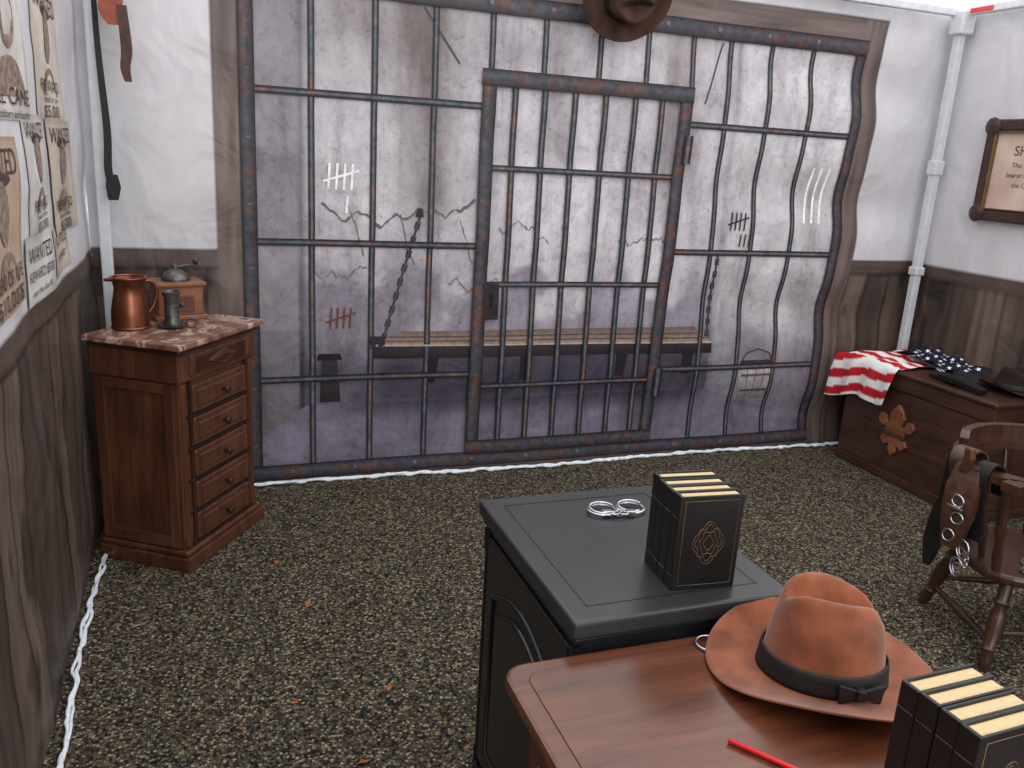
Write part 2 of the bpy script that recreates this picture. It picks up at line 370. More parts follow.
# ---------------------------------------------------------------- printed jail bars
class PB:
    def __init__(s): s.v=[];s.f=[];s.c=[]
    def line(s,pts,w,cols,layer=1,step=0.025,fn=None):
        P=[]
        for a,b in zip(pts[:-1],pts[1:]):
            L=math.hypot(b[0]-a[0],b[1]-a[1]); n=max(1,int(L/step))
            for i in range(n): P.append((a[0]+(b[0]-a[0])*i/n,a[1]+(b[1]-a[1])*i/n))
        P.append(pts[-1]); n=len(P); m=len(cols); b0=len(s.v)
        for i,p in enumerate(P):
            a=P[max(i-1,0)];b=P[min(i+1,n-1)];dx,dz=b[0]-a[0],b[1]-a[1];L=math.hypot(dx,dz) or 1
            nx,nz=dz/L,-dx/L
            for k in range(m):
                o=(k/(m-1)-0.5)*w
                x,y,z=back(p[0]+nx*o,p[1]+nz*o); s.v.append((float(x),float(y)-0.0025*layer,float(z))); s.c.append(cols[k])
        for i in range(n-1):
            for k in range(m-1):
                q=b0+i*m+k; s.f.append((q,q+1,q+m+1,q+m))
    def quad(s,p0,p1,p2,p3,c0,c1=None,layer=1,n=20,k=4):
        c1=c1 or c0; b0=len(s.v)
        for j in range(k+1):
            t=j/k
            for i in range(n+1):
                u=i/n
                X=(p0[0]*(1-u)+p1[0]*u)*(1-t)+(p3[0]*(1-u)+p2[0]*u)*t
                Z=(p0[1]*(1-u)+p1[1]*u)*(1-t)+(p3[1]*(1-u)+p2[1]*u)*t
                x,y,z=back(X,Z); s.v.append((float(x),float(y)-0.0025*layer,float(z)))
                s.c.append(tuple(c0[q]*(1-t)+c1[q]*t for q in range(4)))
        for j in range(k):
            for i in range(n):
                q=b0+j*(n+1)+i; s.f.append((q,q+1,q+n+2,q+n+1))
    def make(s,name,mat,parent): return meshobj(name,s.v,s.f,mat,parent,True,cols=s.c)
jail=root('printed_jail_cell_backdrop')
barc=[C(20,20,25),C(42,44,53),C(100,106,120),C(50,50,58),C(22,21,26)]
frc=[C(24,22,27),C(64,64,73),C(74,76,88),C(66,66,75),C(54,52,58),C(22,20,25)]
b=PB()
for X in (0.457,0.731,1.005): b.line([(X,0.09),(X,2.22)],0.029,barc,2)
for X in (1.274,1.534,1.815,2.07): b.line([(X,1.94),(X,2.22)],0.029,barc,2)
b.line([(2.335,1.9),(2.325,2.22)],0.029,barc,2)
for X in (2.55,2.80,3.055): b.line([(X,0.09),(X,2.22)],0.029,barc,2)
for Z in (0.52,1.16,1.805):
    b.line([(0.2,Z),(1.24,Z)],0.032,barc[::-1],3); b.line([(2.3,Z-0.01),(3.35,Z-0.01)],0.032,barc[::-1],3)
b.make('cell_bars','bars',jail)
b=PB()
b.line([(0.19,0.03),(0.19,2.29)],0.065,frc,4); b.line([(3.355,0.03),(3.355,2.29)],0.065,frc,4)
b.line([(0.16,2.25),(3.39,2.25)],0.08,frc,5); b.line([(0.16,0.065),(3.39,0.065)],0.075,frc,5)
b.make('cell_frame','bars',jail)
b=PB()
for X in (1.395,1.545,1.70,1.86,2.02,2.17): b.line([(X,0.14),(X,1.93)],0.031,barc,5)
for Z in (0.455,0.974,1.53): b.line([(1.27,Z),(2.28,Z)],0.029,barc[::-1],6)
b.line([(1.255,0.10),(1.265,1.965)],0.07,frc,7); b.line([(2.265,0.10),(2.31,1.965)],0.07,frc,7)
b.line([(1.225,1.935),(2.345,1.935)],0.075,frc,8); b.line([(1.222,0.13),(2.30,0.13)],0.075,frc,8)
b.quad((1.28,0.80),(1.36,0.80),(1.36,0.98),(1.28,0.98),C(36,32,36),layer=9)
b.line([(2.335,1.60),(2.335,1.74)],0.05,barc,10); b.line([(2.30,0.36),(2.30,0.52)],0.05,barc,10)
b.make('cell_door','bars',jail)
b=PB()
for z in np.arange(0.2,2.25,0.28):
    b.quad((0.182,z),(0.2,z),(0.2,z+.018),(0.182,z+.018),C(120,112,115),C(60,50,50),layer=6,n=1,k=1)
for x in np.arange(0.35,3.3,0.3):
    b.quad((x,2.245),(x+.018,2.245),(x+.018,2.263),(x,2.263),C(120,112,115),layer=7,n=1,k=1)
    b.quad((x,0.06),(x+.018,0.06),(x+.018,0.078),(x,0.078),C(110,105,110),layer=7,n=1,k=1)
b.quad((1.305,0.90),(1.335,0.90),(1.33,0.93),(1.31,0.93),C(8,8,9),layer=10,n=1,k=1)
b.quad((1.313,0.86),(1.327,0.86),(1.325,0.90),(1.315,0.90),C(8,8,9),layer=10,n=1,k=1)
b.make('frame_rivets','print',jail)
# bench
b=PB()
b.quad((0.724,0.675),(2.63,0.655),(2.505,0.744),(0.879,0.742),C(156,134,122),C(112,96,92))
b.quad((0.724,0.610),(2.63,0.595),(2.63,0.655),(0.724,0.675),C(32,28,36),C(56,48,55))
b.line([(0.724,0.675),(2.63,0.655)],0.009,[C(176,160,148)]*2,2)
for t in (0.3,0.6): b.line([(0.724+.155*t,0.675+.067*t),(2.63-.125*t,0.655+.089*t)],0.005,[C(84,68,62)]*2,2)
for X in (1.0,1.5,2.05,2.45): b.quad((X,0.48),(X+.05,0.48),(X+.07,0.61),(X,0.61),C(32,28,38),layer=1,n=2)
b.make('bench_print','print',jail)
b=PB()
def chain(p0,p1,n):
    for i in range(n):
        t=i/n; x=p0[0]+(p1[0]-p0[0])*t; z=p0[1]+(p1[1]-p0[1])*t
        dx=(p1[0]-p0[0])/n; dz=(p1[1]-p0[1])/n
        w=0.026 if i%2 else 0.012
        b.line([(x,z),(x+dx*1.05,z+dz*1.05)],w,[C(34,30,36),C(80,74,82),C(34,30,36)],1)
chain((0.955,1.30),(0.79,0.70),18); chain((2.60,1.15),(2.59,0.69),14)
b.quad((0.93,1.29),(0.97,1.29),(0.965,1.33),(0.94,1.33),C(46,40,46),layer=2,n=2)
b.quad((0.72,0.66),(0.80,0.66),(0.80,0.72),(0.72,0.72),C(40,34,44),layer=2,n=2)
def crack(x,z,n,sx,w,c,am=0.035,bias=0):
    pts=[(x,z)]
    for i in range(n):
        x+=sx; z+=random.uniform(-am,am)+bias; pts.append((x,z))
    for a,q in zip(pts[:-1],pts[1:]): b.line([a,q],w*random.uniform(0.3,1.3),[C(*[k+20 for k in c]),C(*c),C(*[k+20 for k in c])],1)
crack(0.50,1.34,40,0.018,0.013,(98,90,96),0.025)
for s0 in ((1.35,1.25),(1.1,0.98),(0.45,1.0),(2.0,1.2)):
    crack(s0[0],s0[1],22,0.012,0.008,(118,110,118),0.022)
for s0 in ((0.62,1.33),(0.86,1.30),(1.15,1.28)):
    crack(s0[0],s0[1],12,0.006,0.007,(112,104,112),0.015,-0.02)
b.line([(0.95,2.2),(1.12,1.98)],0.009,[C(76,68,72)]*2,1); b.line([(2.5,2.2),(2.42,1.9)],0.009,[C(76,68,72)]*2,1)
b.make('chains_and_cracks_print','print',jail)
b=PB()
b.quad((2.85,0.32),(3.03,0.32),(3.06,0.52),(2.82,0.52),C(120,110,114),C(196,188,192),layer=1,n=6)
for q in (0.25,0.5,0.75): b.line([(2.85+.18*q,0.32),(2.82+.24*q,0.52)],0.004,[C(96,86,92)]*2,2)
b.quad((2.82,0.50),(3.06,0.50),(3.05,0.545),(2.83,0.545),C(58,50,56),layer=2,n=4)
b.line([(2.84,0.46),(3.045,0.46)],0.012,[C(90,82,88)]*2,3); b.line([(2.855,0.37),(3.03,0.37)],0.012,[C(80,72,78)]*2,3)
b.line([(2.83,0.53),(2.86,0.585),(2.94,0.61),(3.02,0.585),(3.05,0.53)],0.007,[C(64,58,64)]*2,3)
b.quad((0.49,0.40),(0.59,0.40),(0.57,0.62),(0.50,0.62),C(36,32,38),C(58,52,58),layer=1,n=3)
b.quad((0.475,0.61),(0.595,0.61),(0.585,0.64),(0.485,0.64),C(28,24,30),layer=2,n=2)
b.make('bucket_and_jug_print','print',jail)
b=PB()
def tally(x,z,s,c,extra=1):
    for i in range(4): b.line([(x+i*0.03*s,z),(x+(i*0.03+.006)*s,z+0.10*s)],0.009*s,[c,c],2)
    b.line([(x-0.02*s,z+0.03*s),(x+0.12*s,z+0.075*s)],0.009*s,[c,c],2)
    for i in range(extra): b.line([(x+(0.07+i*.03)*s,z-0.09*s),(x+(0.075+i*.03)*s,z-0.02*s)],0.009*s,[c,c],2)
tally(0.53,1.40,1.15,C(248,247,249),1); tally(0.54,0.76,1.0,C(110,62,56),0); tally(2.66,1.27,0.95,C(52,44,52),3)
for i in range(3): b.line([(3.13+i*.05,1.32),(3.16+i*.05,1.62)],0.014,[C(252,252,253)]*2,1)  # window light on the cell's right wall, drawn as white streaks
b.make('tally_and_window_light_print','print',jail)

# hem along the bottom of the cloth (frayed white plastic)
hem=root('wall_hem')
def hemtube(nm,pts,r=0.008):
    for k in range(3):
        tube(nm,hem,[(p[0]+random.uniform(-.012,.012),p[1]+random.uniform(-.018,.006),0.008+random.uniform(-.003,.009)) for p in pts],r*random.uniform(0.6,1.0),'hem')
hemtube('hem_back',[(x,YB-0.055+0.015*math.sin(x*3),0) for x in np.arange(0.15,3.95,0.03)],0.009)
hemtube('hem_left',[(XL+0.04+0.01*math.sin(y*4),y,0) for y in np.arange(-0.4,3.9,0.04)],0.006)

# tent frame
tp=root('tent_frame')
box('corner_pole',tp,(3.885,3.80,0),(3.93,3.845,2.47),'alum',0.006)
box('collar',tp,(3.875,3.79,1.62),(3.94,3.855,1.70),'alum',0.008)
box('collar_low',tp,(3.875,3.79,1.05),(3.94,3.855,1.10),'alum',0.008)
box('corner_bracket',tp,(3.86,3.77,2.36),(3.95,3.86,2.48),'alum',0.01)
box('corner_pole_b',tp,(-0.405,3.82,0),(-0.36,3.865,2.47),'alum',0.006)
box('beam_back',tp,(-0.40,3.83,2.455),(3.9,3.865,2.495),'alum',0.006)
box('beam_side',tp,(3.89,0.0,2.455),(3.93,3.85,2.495),'alum',0.006)
box('red_label',tp,(3.885,3.62,2.462),(3.889,3.76,2.485),'red',0)

# ---------------------------------------------------------------- posters
def poster(y0,y1,z0,z1,tint,lines,layer=1):
    c0=L3(*tint)
    def cf(U,Z):
        e=np.minimum(np.minimum(U-y0,y1-U)/0.03,np.minimum(Z-z0,z1-Z)/0.03)
        return c0*(0.7+0.45*fbm(U*9,Z*9,3)+0.0)[...,None]*(0.7+0.3*np.clip(e,0,1))[...,None],np.zeros_like(U)
    o0=0.003*layer
    p=cloth('wanted_poster',left,y0,y1,z0,z1,0.016,cf,'poster',off=(o0,0,0))
    H=z1-z0;W=y1-y0;cy=(y0+y1)/2
    for t,s,fz in lines:
        if t=='#':
            def pos(yy,zz): return (float(left(yy,zz)[0])+o0+0.002,yy,zz)
            c=(cy,z0+fz*H); hr=s*min(W,H)*0.26; v=[pos(c[0]+hr*0.8*math.cos(a),c[1]+hr*0.35+hr*math.sin(a)) for a in np.linspace(0,2*PI,20)[:-1]]
            meshobj('portrait_head',v,[tuple(range(len(v)))],'ink2',p)
            v=[pos(c[0]+hr*1.5*math.cos(a),c[1]-hr*1.8+hr*1.0*math.sin(a)) for a in np.linspace(0,PI,12)]
            meshobj('portrait_shoulders',v,[tuple(range(len(v)))],'ink2',p)
            v=[pos(c[0]+hr*1.3*math.cos(a),c[1]+hr*1.15+hr*0.22*math.sin(a)) for a in np.linspace(0,2*PI,16)[:-1]]
            meshobj('portrait_hat',v,[tuple(range(len(v)))],'ink',p); continue
        vs,fs=textmesh(t,s*H); vs=[(x,y) for x,y,_ in vs]
        mw=max(abs(x) for x,y in vs)*2; k=min(1.6,W*0.86/mw)
        vv=[]
        for x,y in vs:
            Y=cy+x*k; Z=z0+fz*H+y; vv.append((float(left(Y,Z)[0])+o0+0.003,Y,Z))
        meshobj('lettering',vv,fs,'ink',p)
std=[('WANTED',0.2,0.86),('#',0.8,0.56),('REWARD',0.13,0.25),('dead or alive',0.07,0.155),('$5,000',0.13,0.06)]
poster(2.32,2.74,1.61,2.08,(218,212,208),[('$3,000',0.2,0.82),('#',0.9,0.5),('LEE CANE',0.13,0.12),('for robbery and murder',0.06,0.03)])
poster(2.08,2.50,1.16,1.57,(190,164,144),[('WANTED',0.22,0.85),('#',0.8,0.52),('DEAD OR ALIVE',0.13,0.2),('$10,000$',0.14,0.07)],2)
poster(2.90,3.42,1.62,2.02,(212,200,188),std)
poster(2.60,3.00,1.30,1.63,(216,212,208),std)
poster(3.04,3.48,1.26,1.62,(206,192,178),std,2)
poster(2.54,2.90,1.12,1.31,(222,219,216),[('WANTED',0.34,0.7),('REWARD $500',0.22,0.4),('see the sheriff',0.14,0.15)],2)
poster(2.95,3.30,1.14,1.29,(204,192,180),[('NOTICE',0.34,0.7),('REWARD',0.22,0.35)])

# strap & belt hanging by the left corner
st=root('hanging_strap')
strap('webbing',st,[(-0.36,3.78,2.45),(-0.362,3.78,2.2),(-0.358,3.78,1.9),(-0.345,3.78,1.6),(-0.350,3.78,1.45),(-0.338,3.78,1.38)],[0.018,0.018,0.022,0.028,0.03,0.03],0.006,'leather',(1,0.15,0))
strap('strap_end',st,[(-0.338,3.775,1.43),(-0.335,3.775,1.38),(-0.338,3.775,1.33)],[0.04,0.055,0.035],0.012,'leather',(1,0.15,0))
hb=root('leather_belt')
strap('belt_end',hb,[(-0.31,3.70,2.5),(-0.29,3.70,2.15),(-0.30,3.70,2.03),(-0.285,3.70,1.98)],[0.07,0.09,0.08,0.05],0.008,'tan',(1,-0.1,0))
strap('belt_strap',hb,[(-0.26,3.69,2.05),(-0.25,3.68,1.9),(-0.258,3.68,1.83),(-0.25,3.68,1.78)],[0.035,0.04,0.035,0.025],0.008,'leather2',(1,-0.1,0))

# ---------------------------------------------------------------- chest of drawers
W,D,H=0.53,0.38,0.884
ch=root('chest_of_drawers',(-0.106,3.10,0),math.radians(56))
box('plinth',ch,(-0.005,-0.01,0),(W+.005,D,0.055),'walnut',0.006)
box('plinth_moulding',ch,(0.003,-0.002,0.055),(W-.003,D,0.08),'walnut',0.01,3)
box('carcass',ch,(0.02,0.02,0.08),(W-.02,D-.01,0.80),'walnut',0.004)
box('top_section',ch,(0.008,0.006,0.735),(W-.008,D,0.845),'walnut',0.006)
box('upper_moulding',ch,(0.0,-0.004,0.842),(W,D,0.862),'walnut_dk',0.007,3)
box('marble_top',ch,(-0.018,-0.022,0.862),(W+.018,D+.005,H+.002),'marble',0.007,3)
for x in (0.022,W-0.057): 
    lathe('pilaster',ch,[(0.017,0.09),(0.017,0.12),(0.012,0.14),(0.012,0.69),(0.017,0.705),(0.017,0.73)],'walnut',(x+0.0175,0.022,0))
for x in (0.075,W-0.085): box('stile',ch,(x,0.01,0.08),(x+.01,0.03,0.735),'walnut_dk',0.002)
for i in range(5):
    z=0.098+i*0.127
    box('rail',ch,(0.06,0.008,z-0.012),(W-.06,0.03,z-0.004),'slot',0.001)  # dark strip standing in for the shade between drawers
    box('drawer_front',ch,(0.088,0.004,z),(W-.088,0.03,z+0.108),'walnut',0.007,3)
    box('drawer_panel',ch,(0.115,-0.002,z+0.022),(W-.115,0.02,z+0.086),'walnut',0.006,3)
    lathe('knob',ch,[(0.006,0),(0.006,0.012),(0.015,0.018),(0.016,0.026),(0.009,0.032)],'walnut_dk',(W/2,-0.002,z+0.054),(PI/2,0,0),20)
box('frieze_drawer',ch,(0.07,-0.003,0.752),(W-.07,0.03,0.832),'walnut',0.007,3)
box('frieze_panel',ch,(0.10,-0.008,0.762),(W-.10,0.02,0.822),'walnut_dk',0.004)
prism('diamond',ch,[(-0.095,0),(0,-0.030),(0.095,0),(0,0.030)],0.012,'walnut',frameM((W/2,-0.004,0.792),(1,0,0),(0,0,1),(0,-1,0)),0.003)
prism('diamond_core',ch,[(-0.045,0),(0,-0.016),(0.045,0),(0,0.016)],0.008,'walnut_dk',frameM((W/2,-0.014,0.792),(1,0,0),(0,0,1),(0,-1,0)),0.002)
box('side_stile_a',ch,(0.008,0.035,0.085),(0.025,0.075,0.73),'walnut',0.003)
box('side_stile_b',ch,(0.008,D-.055,0.085),(0.025,D-.012,0.73),'walnut',0.003)
box('side_rail_a',ch,(0.009,0.07,0.085),(0.025,D-.05,0.13),'walnut',0.003)
box('side_rail_b',ch,(0.009,0.07,0.69),(0.025,D-.05,0.73),'walnut',0.003)

def on_chest(u,v,z=0.887):
    a=math.radians(56); return (-0.106+u*math.cos(a)-v*math.sin(a),3.10+u*math.sin(a)+v*math.cos(a),z)
cp=root('copper_pitcher',on_chest(0.155,0.305),math.radians(205))
lathe('body',cp,[(0.055,0),(0.066,0.004),(0.068,0.03),(0.066,0.07),(0.057,0.12),(0.052,0.15),(0.056,0.172),(0.064,0.19),(0.061,0.191),(0.050,0.17),(0.046,0.14),(0.048,0.06)],'copper')
lathe('foot_ring',cp,[(0.066,0.0),(0.070,0.006),(0.066,0.012)],'copper')
torus('rim',cp,0.062,0.004,'copper',(0,0,0.190))
prism('spout',cp,[(0.05,-0.03),(0.09,0),(0.05,0.03)],0.012,'copper',Matrix.Translation((0,0,0.180)),0.004)
tube('handle',cp,[(-0.055,0,0.17),(-0.085,0,0.178),(-0.105,0,0.14),(-0.095,0,0.08),(-0.063,0,0.045)],0.007,'copper')
pc=root('pewter_chamberstick',on_chest(0.235,0.185))
lathe('saucer',pc,[(0.03,0),(0.050,0.004),(0.058,0.012),(0.055,0.013),(0.046,0.008),(0.02,0.008)],'pewter')
lathe('cup',pc,[(0.030,0.008),(0.032,0.015),(0.026,0.028),(0.026,0.09),(0.028,0.118),(0.033,0.13),(0.034,0.138),(0.030,0.139),(0.026,0.118)],'pewter')
for z_ in (0.05,0.085): torus('cup_band',pc,0.0265,0.002,'pewter',(0,0,z_))
torus('finger_loop',pc,0.018,0.004,'pewter',(0.070,0,0.02),(PI/2,0,0))
cg=root('coffee_grinder',on_chest(0.42,0.295),math.radians(15))
box('base',cg,(-0.10,-0.085,0),(0.10,0.085,0.018),'oak',0.004)
box('box',cg,(-0.085,-0.072,0.018),(0.085,0.072,0.132),'oak',0.003)
box('lid',cg,(-0.098,-0.083,0.132),(0.098,0.083,0.148),'oak',0.004)
box('drawer',cg,(-0.05,-0.079,0.03),(0.05,-0.06,0.095),'walnut',0.003)
lathe('drawer_knob',cg,[(0.004,0),(0.010,0.01),(0.004,0.018)],'pewter',(0,-0.078,0.062),(PI/2,0,0),12)
lathe('hopper',cg,[(0.055,0.148),(0.057,0.156),(0.044,0.175),(0.022,0.188),(0.012,0.192),(0.012,0.206),(0.006,0.211)],'pewter')
tube('crank',cg,[(0,0,0.200),(0.05,0.01,0.205),(0.085,0.02,0.203)],0.004,'pewter')
lathe('crank_knob',cg,[(0.004,0),(0.011,0.008),(0.012,0.018),(0.006,0.026)],'walnut_dk',(0.085,0.02,0.203),seg=14)

# ---------------------------------------------------------------- black cabinet
bk=root('black_cabinet')
x0,x1,y0,y1=0.615,1.045,1.21,1.745
box('plinth',bk,(x0-.01,y0,0),(x1+.01,y1+.01,0.08),'black',0.006)
box('carcass',bk,(x0,y0,0.08),(x1,y1,0.755),'black',0.004)
box('moulding_a',bk,(x0-.012,y0-.0,0.745),(x1+.012,y1+.012,0.762),'black',0.006,3)
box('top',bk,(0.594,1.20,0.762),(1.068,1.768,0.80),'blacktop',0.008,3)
for (a,c) in (((0.64,1.25,0.7995),(0.643,1.72,0.8008)),((1.012,1.25,0.7995),(1.015,1.72,0.8008)),((0.64,1.25,0.7995),(1.015,1.253,0.8008)),((0.64,1.717,0.7995),(1.015,1.72,0.8008))):
    box('top_bead',bk,a,c,'black',0)
fx=x0
box('door_slab',bk,(fx-0.010,y0+0.03,0.11),(fx,y1-0.03,0.725),'black',0.004)
def arch(y0_,y1_,z0_,z1_,rise,n=14):
    P=[(y0_,z0_),(y1_,z0_)]
    for i in range(n+1):
        t=i/n; y=y1_+(y0_-y1_)*t; P.append((y,z1_+rise*math.sin(PI*t)))
    return P
MX=lambda x:frameM((x,0,0),(0,1,0),(0,0,1),(1,0,0))
A=arch(y0+.09,y1-.09,0.17,0.60,0.055)
tube('arch_moulding',bk,[(fx-0.011,a,c) for a,c in A],0.007,'black',closed=True,order=2)
A2=arch(y0+.12,y1-.12,0.20,0.575,0.045)
prism('raised_panel',bk,A2,0.014,'black',MX(fx-0.018),0.005)
for yy in (y0+.012,y1-.012):
    lathe('corner_bead',bk,[(0.013,0.09),(0.013,0.13),(0.009,0.14),(0.009,0.68),(0.013,0.69),(0.013,0.74)],'black',(fx-0.001,yy,0),seg=16)
box('back_panel',bk,(x0+.03,y1,0.12),(x1-.03,y1+.008,0.72),'black',0.004)

# ---------------------------------------------------------------- brown desk
dk=root('writing_desk')
def rrect(x0,x1,y0,y1,r,n=6):
    P=[]
    for cx_,cy_,a0 in((x1-r,y1-r,0),(x0+r,y1-r,PI/2),(x0+r,y0+r,PI),(x1-r,y0+r,1.5*PI)):
        for i in range(n+1): a=a0+PI/2*i/n; P.append((cx_+r*math.cos(a),cy_+r*math.sin(a)))
    return P
prism('desktop',dk,rrect(0.450,1.205,0.42,1.188,0.045),0.026,'desk',Matrix.Translation((0,0,0.722)),0.008)
prism('top_field',dk,rrect(0.485,1.175,0.45,1.155,0.03),0.004,'desk',Matrix.Translation((0,0,0.7465)),0.003)
prism('under_moulding',dk,rrect(0.468,1.19,0.435,1.172,0.04),0.016,'desk_v',Matrix.Translation((0,0,0.706)),0.005)
box('carcass',dk,(0.50,0.46,0.07),(1.165,1.15,0.708),'desk_v',0.006)
box('plinth',dk,(0.485,0.45,0.0),(1.18,1.16,0.075),'desk_v',0.008)
for i in range(4):
    z=0.10+i*0.15
    box('drawer_front',dk,(0.478,0.52,z),(0.505,1.09,z+0.13),'desk_v',0.006)
    box('drawer_panel',dk,(0.472,0.56,z+.03),(0.485,1.05,z+0.10),'desk',0.005)
    for yy in (0.68,0.93): lathe('knob',dk,[(0.006,0),(0.006,0.012),(0.014,0.018),(0.008,0.03)],'gold',(0.472,yy,z+0.065),(0,-PI/2,0),16)

# ---------------------------------------------------------------- books
def books(loc,rz,h=0.19):
    r=root('antique_books',loc,rz); w,t=0.133,0.0325
    for i in range(4):
        dx=random.uniform(-.003,.003); y=i*t; hh=h+random.uniform(-.002,.002)
        box('cover_front',r,(dx,y+0.0005,0),(w+dx,y+0.0045,hh),'cover',0.001)
        box('cover_back',r,(dx,y+t-0.0045,0),(w+dx,y+t-0.0005,hh),'cover',0.001)
        box('spine',r,(dx-0.002,y+0.0008,0),(dx+0.005,y+t-0.0008,hh),'cover',0.002)
        box('pages',r,(dx+0.005,y+0.004,0.004),(w+dx-0.005,y+t-0.004,hh-0.004),'pages',0.002)
        for z in (0.03,0.15): tube('spine_band',r,[(dx-0.0022,y+0.003,z),(dx-0.0022,y+t-0.003,z)],0.0004,'gold')
    yf=0.0003
    def ring(pts,nm): tube(nm,r,[(p[0],yf,p[2]) for p in pts],0.0006,'gold',closed=True,order=2)
    for m_ in (0.010,): ring([(m_,0,m_),(w-m_,0,m_),(w-m_,0,h-m_),(m_,0,h-m_)],'cover_border')
    for (a,c,k) in ((0.030,0.040,4),(0.026,0.035,8),(0.018,0.024,6),(0.010,0.014,4)):
        ring([(w/2+a*math.cos(q)*(1+.12*math.cos(k*q)),0,h/2+c*math.sin(q)*(1+.12*math.cos(k*q))) for q in np.linspace(0,2*PI,49)[:-1]],'cover_ornament')
    return r
books((0.827,1.262,0.80),math.radians(-5),0.196)
books((0.878,0.622,0.7505),math.radians(2),0.190)

# ---------------------------------------------------------------- hats
def hat(name,loc,rot,mat,band,s=1.0,curl=0.035,dent=0.03,bow=True,rx=0.19,ry=0.165,hs=1.0):
    r=root(name,loc,rot=rot); seg=64
    rings=[(0.0,0.112),(0.018,0.112),(0.036,0.114),(0.050,0.117),(0.060,0.117),(0.067,0.111),(0.072,0.098),(0.077,0.078),(0.082,0.050),(0.086,0.024),(0.089,0.008),(0.094,0.002)]
    nb=10
    vs=[];fs=[]
    tot=len(rings)+nb
    for j in range(tot):
        for i in range(seg):
            a=2*PI*i/seg; ca,sa=math.cos(a),math.sin(a)
            if j<len(rings):
                R,z=rings[j]; x=R*1.14*ca; y=R*0.94*sa
                k=max(0,min(1,(z-0.045)/0.06))
                if z>0.09:
                    z-=dent*math.exp(-(y/0.022)**2)*math.exp(-((x-0.0)/0.085)**4)*k
                    z+=-0.014*(x/0.09)*k*(1 if x>0 else 0.3)
                pin=k*0.34*max(0,(x-0.01)/0.07) ; pin=min(pin,0.38)
                y*=1-pin
                z*=hs
            else:
                t=(j-len(rings)+1)/nb
                R0x,R0y=0.094*1.14,0.094*0.94
                x=(R0x+(rx-R0x)*t)*ca; y=(R0y+(ry-R0y)*t)*sa
                z=0.002+curl*t*t*(abs(sa)**2.2)-0.008*t*t*(abs(ca)**3)+0.005*math.sin(3*a+1)*t+0.011*t
            vs.append((x*s,y*s,z*s))
    for j in range(tot-1):
        for i in range(seg):
            k=(i+1)%seg; fs.append((j*seg+i,(j+1)*seg+i,(j+1)*seg+k,j*seg+k))
    o=meshobj('felt_body',vs,fs,mat,r,True)
    w=o.modifiers.new('w','WELD'); w.merge_threshold=0.0005
    so=o.modifiers.new('s','SOLIDIFY'); so.thickness=0.004*s; so.offset=-1
    sb=o.modifiers.new('ss','SUBSURF'); sb.levels=1; sb.render_levels=1
    vs=[];fs=[]
    prof=[(0.0925,0.004),(0.0912,0.012),(0.0898,0.022*hs),(0.0885,0.030*hs),(0.0868,0.032*hs)]
    for (R,z) in prof:
        for i in range(seg):
            a=2*PI*i/seg; vs.append((R*1.14*math.cos(a)*s,R*0.94*math.sin(a)*s,z*s))
    for j in range(len(prof)-1):
        for i in range(seg):
            k=(i+1)%seg; fs.append((j*seg+i,j*seg+k,(j+1)*seg+k,(j+1)*seg+i))
    o=meshobj('ribbon_band',vs,fs,band,r,True); so=o.modifiers.new('s','SOLIDIFY'); so.thickness=0.002*s; so.offset=1
    if bow:
        bz=0.019*s
        for sx in(-1,1):
            prism('bow_loop',r,[(0,-0.006*s),(sx*0.034*s,-0.018*s),(sx*0.038*s,0.018*s),(0,0.006*s)][::sx],0.006*s,band,frameM((0.035*s,-0.085*s,bz),(1,0.16,0),(0,0,1),(0.16,-1,0)),0.002)
        box('bow_knot',r,(0.028*s,-0.097*s,0.010*s),(0.042*s,-0.080*s,0.029*s),band,0.003)
    return r
hat('cowboy_hat',(0.99,1.018,0.757),(0,0,math.radians(-24)),'suede','ribbon',1.05,curl=0.026,hs=1.30,ry=0.175)
hat('felt_hat',(1.86,3.76,2.31),(math.radians(116),math.radians(-4),0),'felt','felt2',1.12,curl=0.02,bow=False,rx=0.2,ry=0.16)
hat('leather_hat',(3.74,2.93,0.622),(0,0,math.radians(70)),'felt2','ribbon',0.92,curl=0.03,bow=False)

# handcuffs
def cuffs(name,loc,rz,rot=None):
    r=root(name,loc,rz,rot)
    for sx in(-1,1):
        torus('cuff_ring',r,0.03,0.0035,'steel',(sx*0.036,0.006*sx,0.005),(0,0,0),sx=1.1)
        torus('cuff_ring_inner',r,0.027,0.0028,'steel',(sx*0.036,0.006*sx,0.011),(0.08,0,0),0.4,5.2,1.1)
        box('lock_plate',r,(sx*0.028-0.012,-0.034,0.0),(sx*0.028+0.012,-0.016,0.013),'steel',0.003)
    for i in range(3): torus('chain_link',r,0.008,0.002,'steel',(-0.011+i*0.011,-0.03,0.008),(i%2*PI/2,0,0),sx=1.3)
    return r
cuffs('handcuffs',(0.89,1.63,0.802),math.radians(-12))
kr=root('metal_ring',(0.845,1.145,0.7545)); torus('ring',kr,0.025,0.003,'steel',(0,0,0)); torus('ring_small',kr,0.012,0.002,'steel',(0.012,-0.03,0.0))
pn=root('red_pencil')
turned('barrel',pn,(0.725,0.905,0.7555),(0.83,0.76,0.7555),[(0,0.002),(0.01,0.0042),(0.9,0.0042),(1,0.004)],'red',8)
turned('tip',pn,(0.83,0.76,0.7555),(0.842,0.743,0.7555),[(0,0.004),(1,0.0006)],'pages',8)

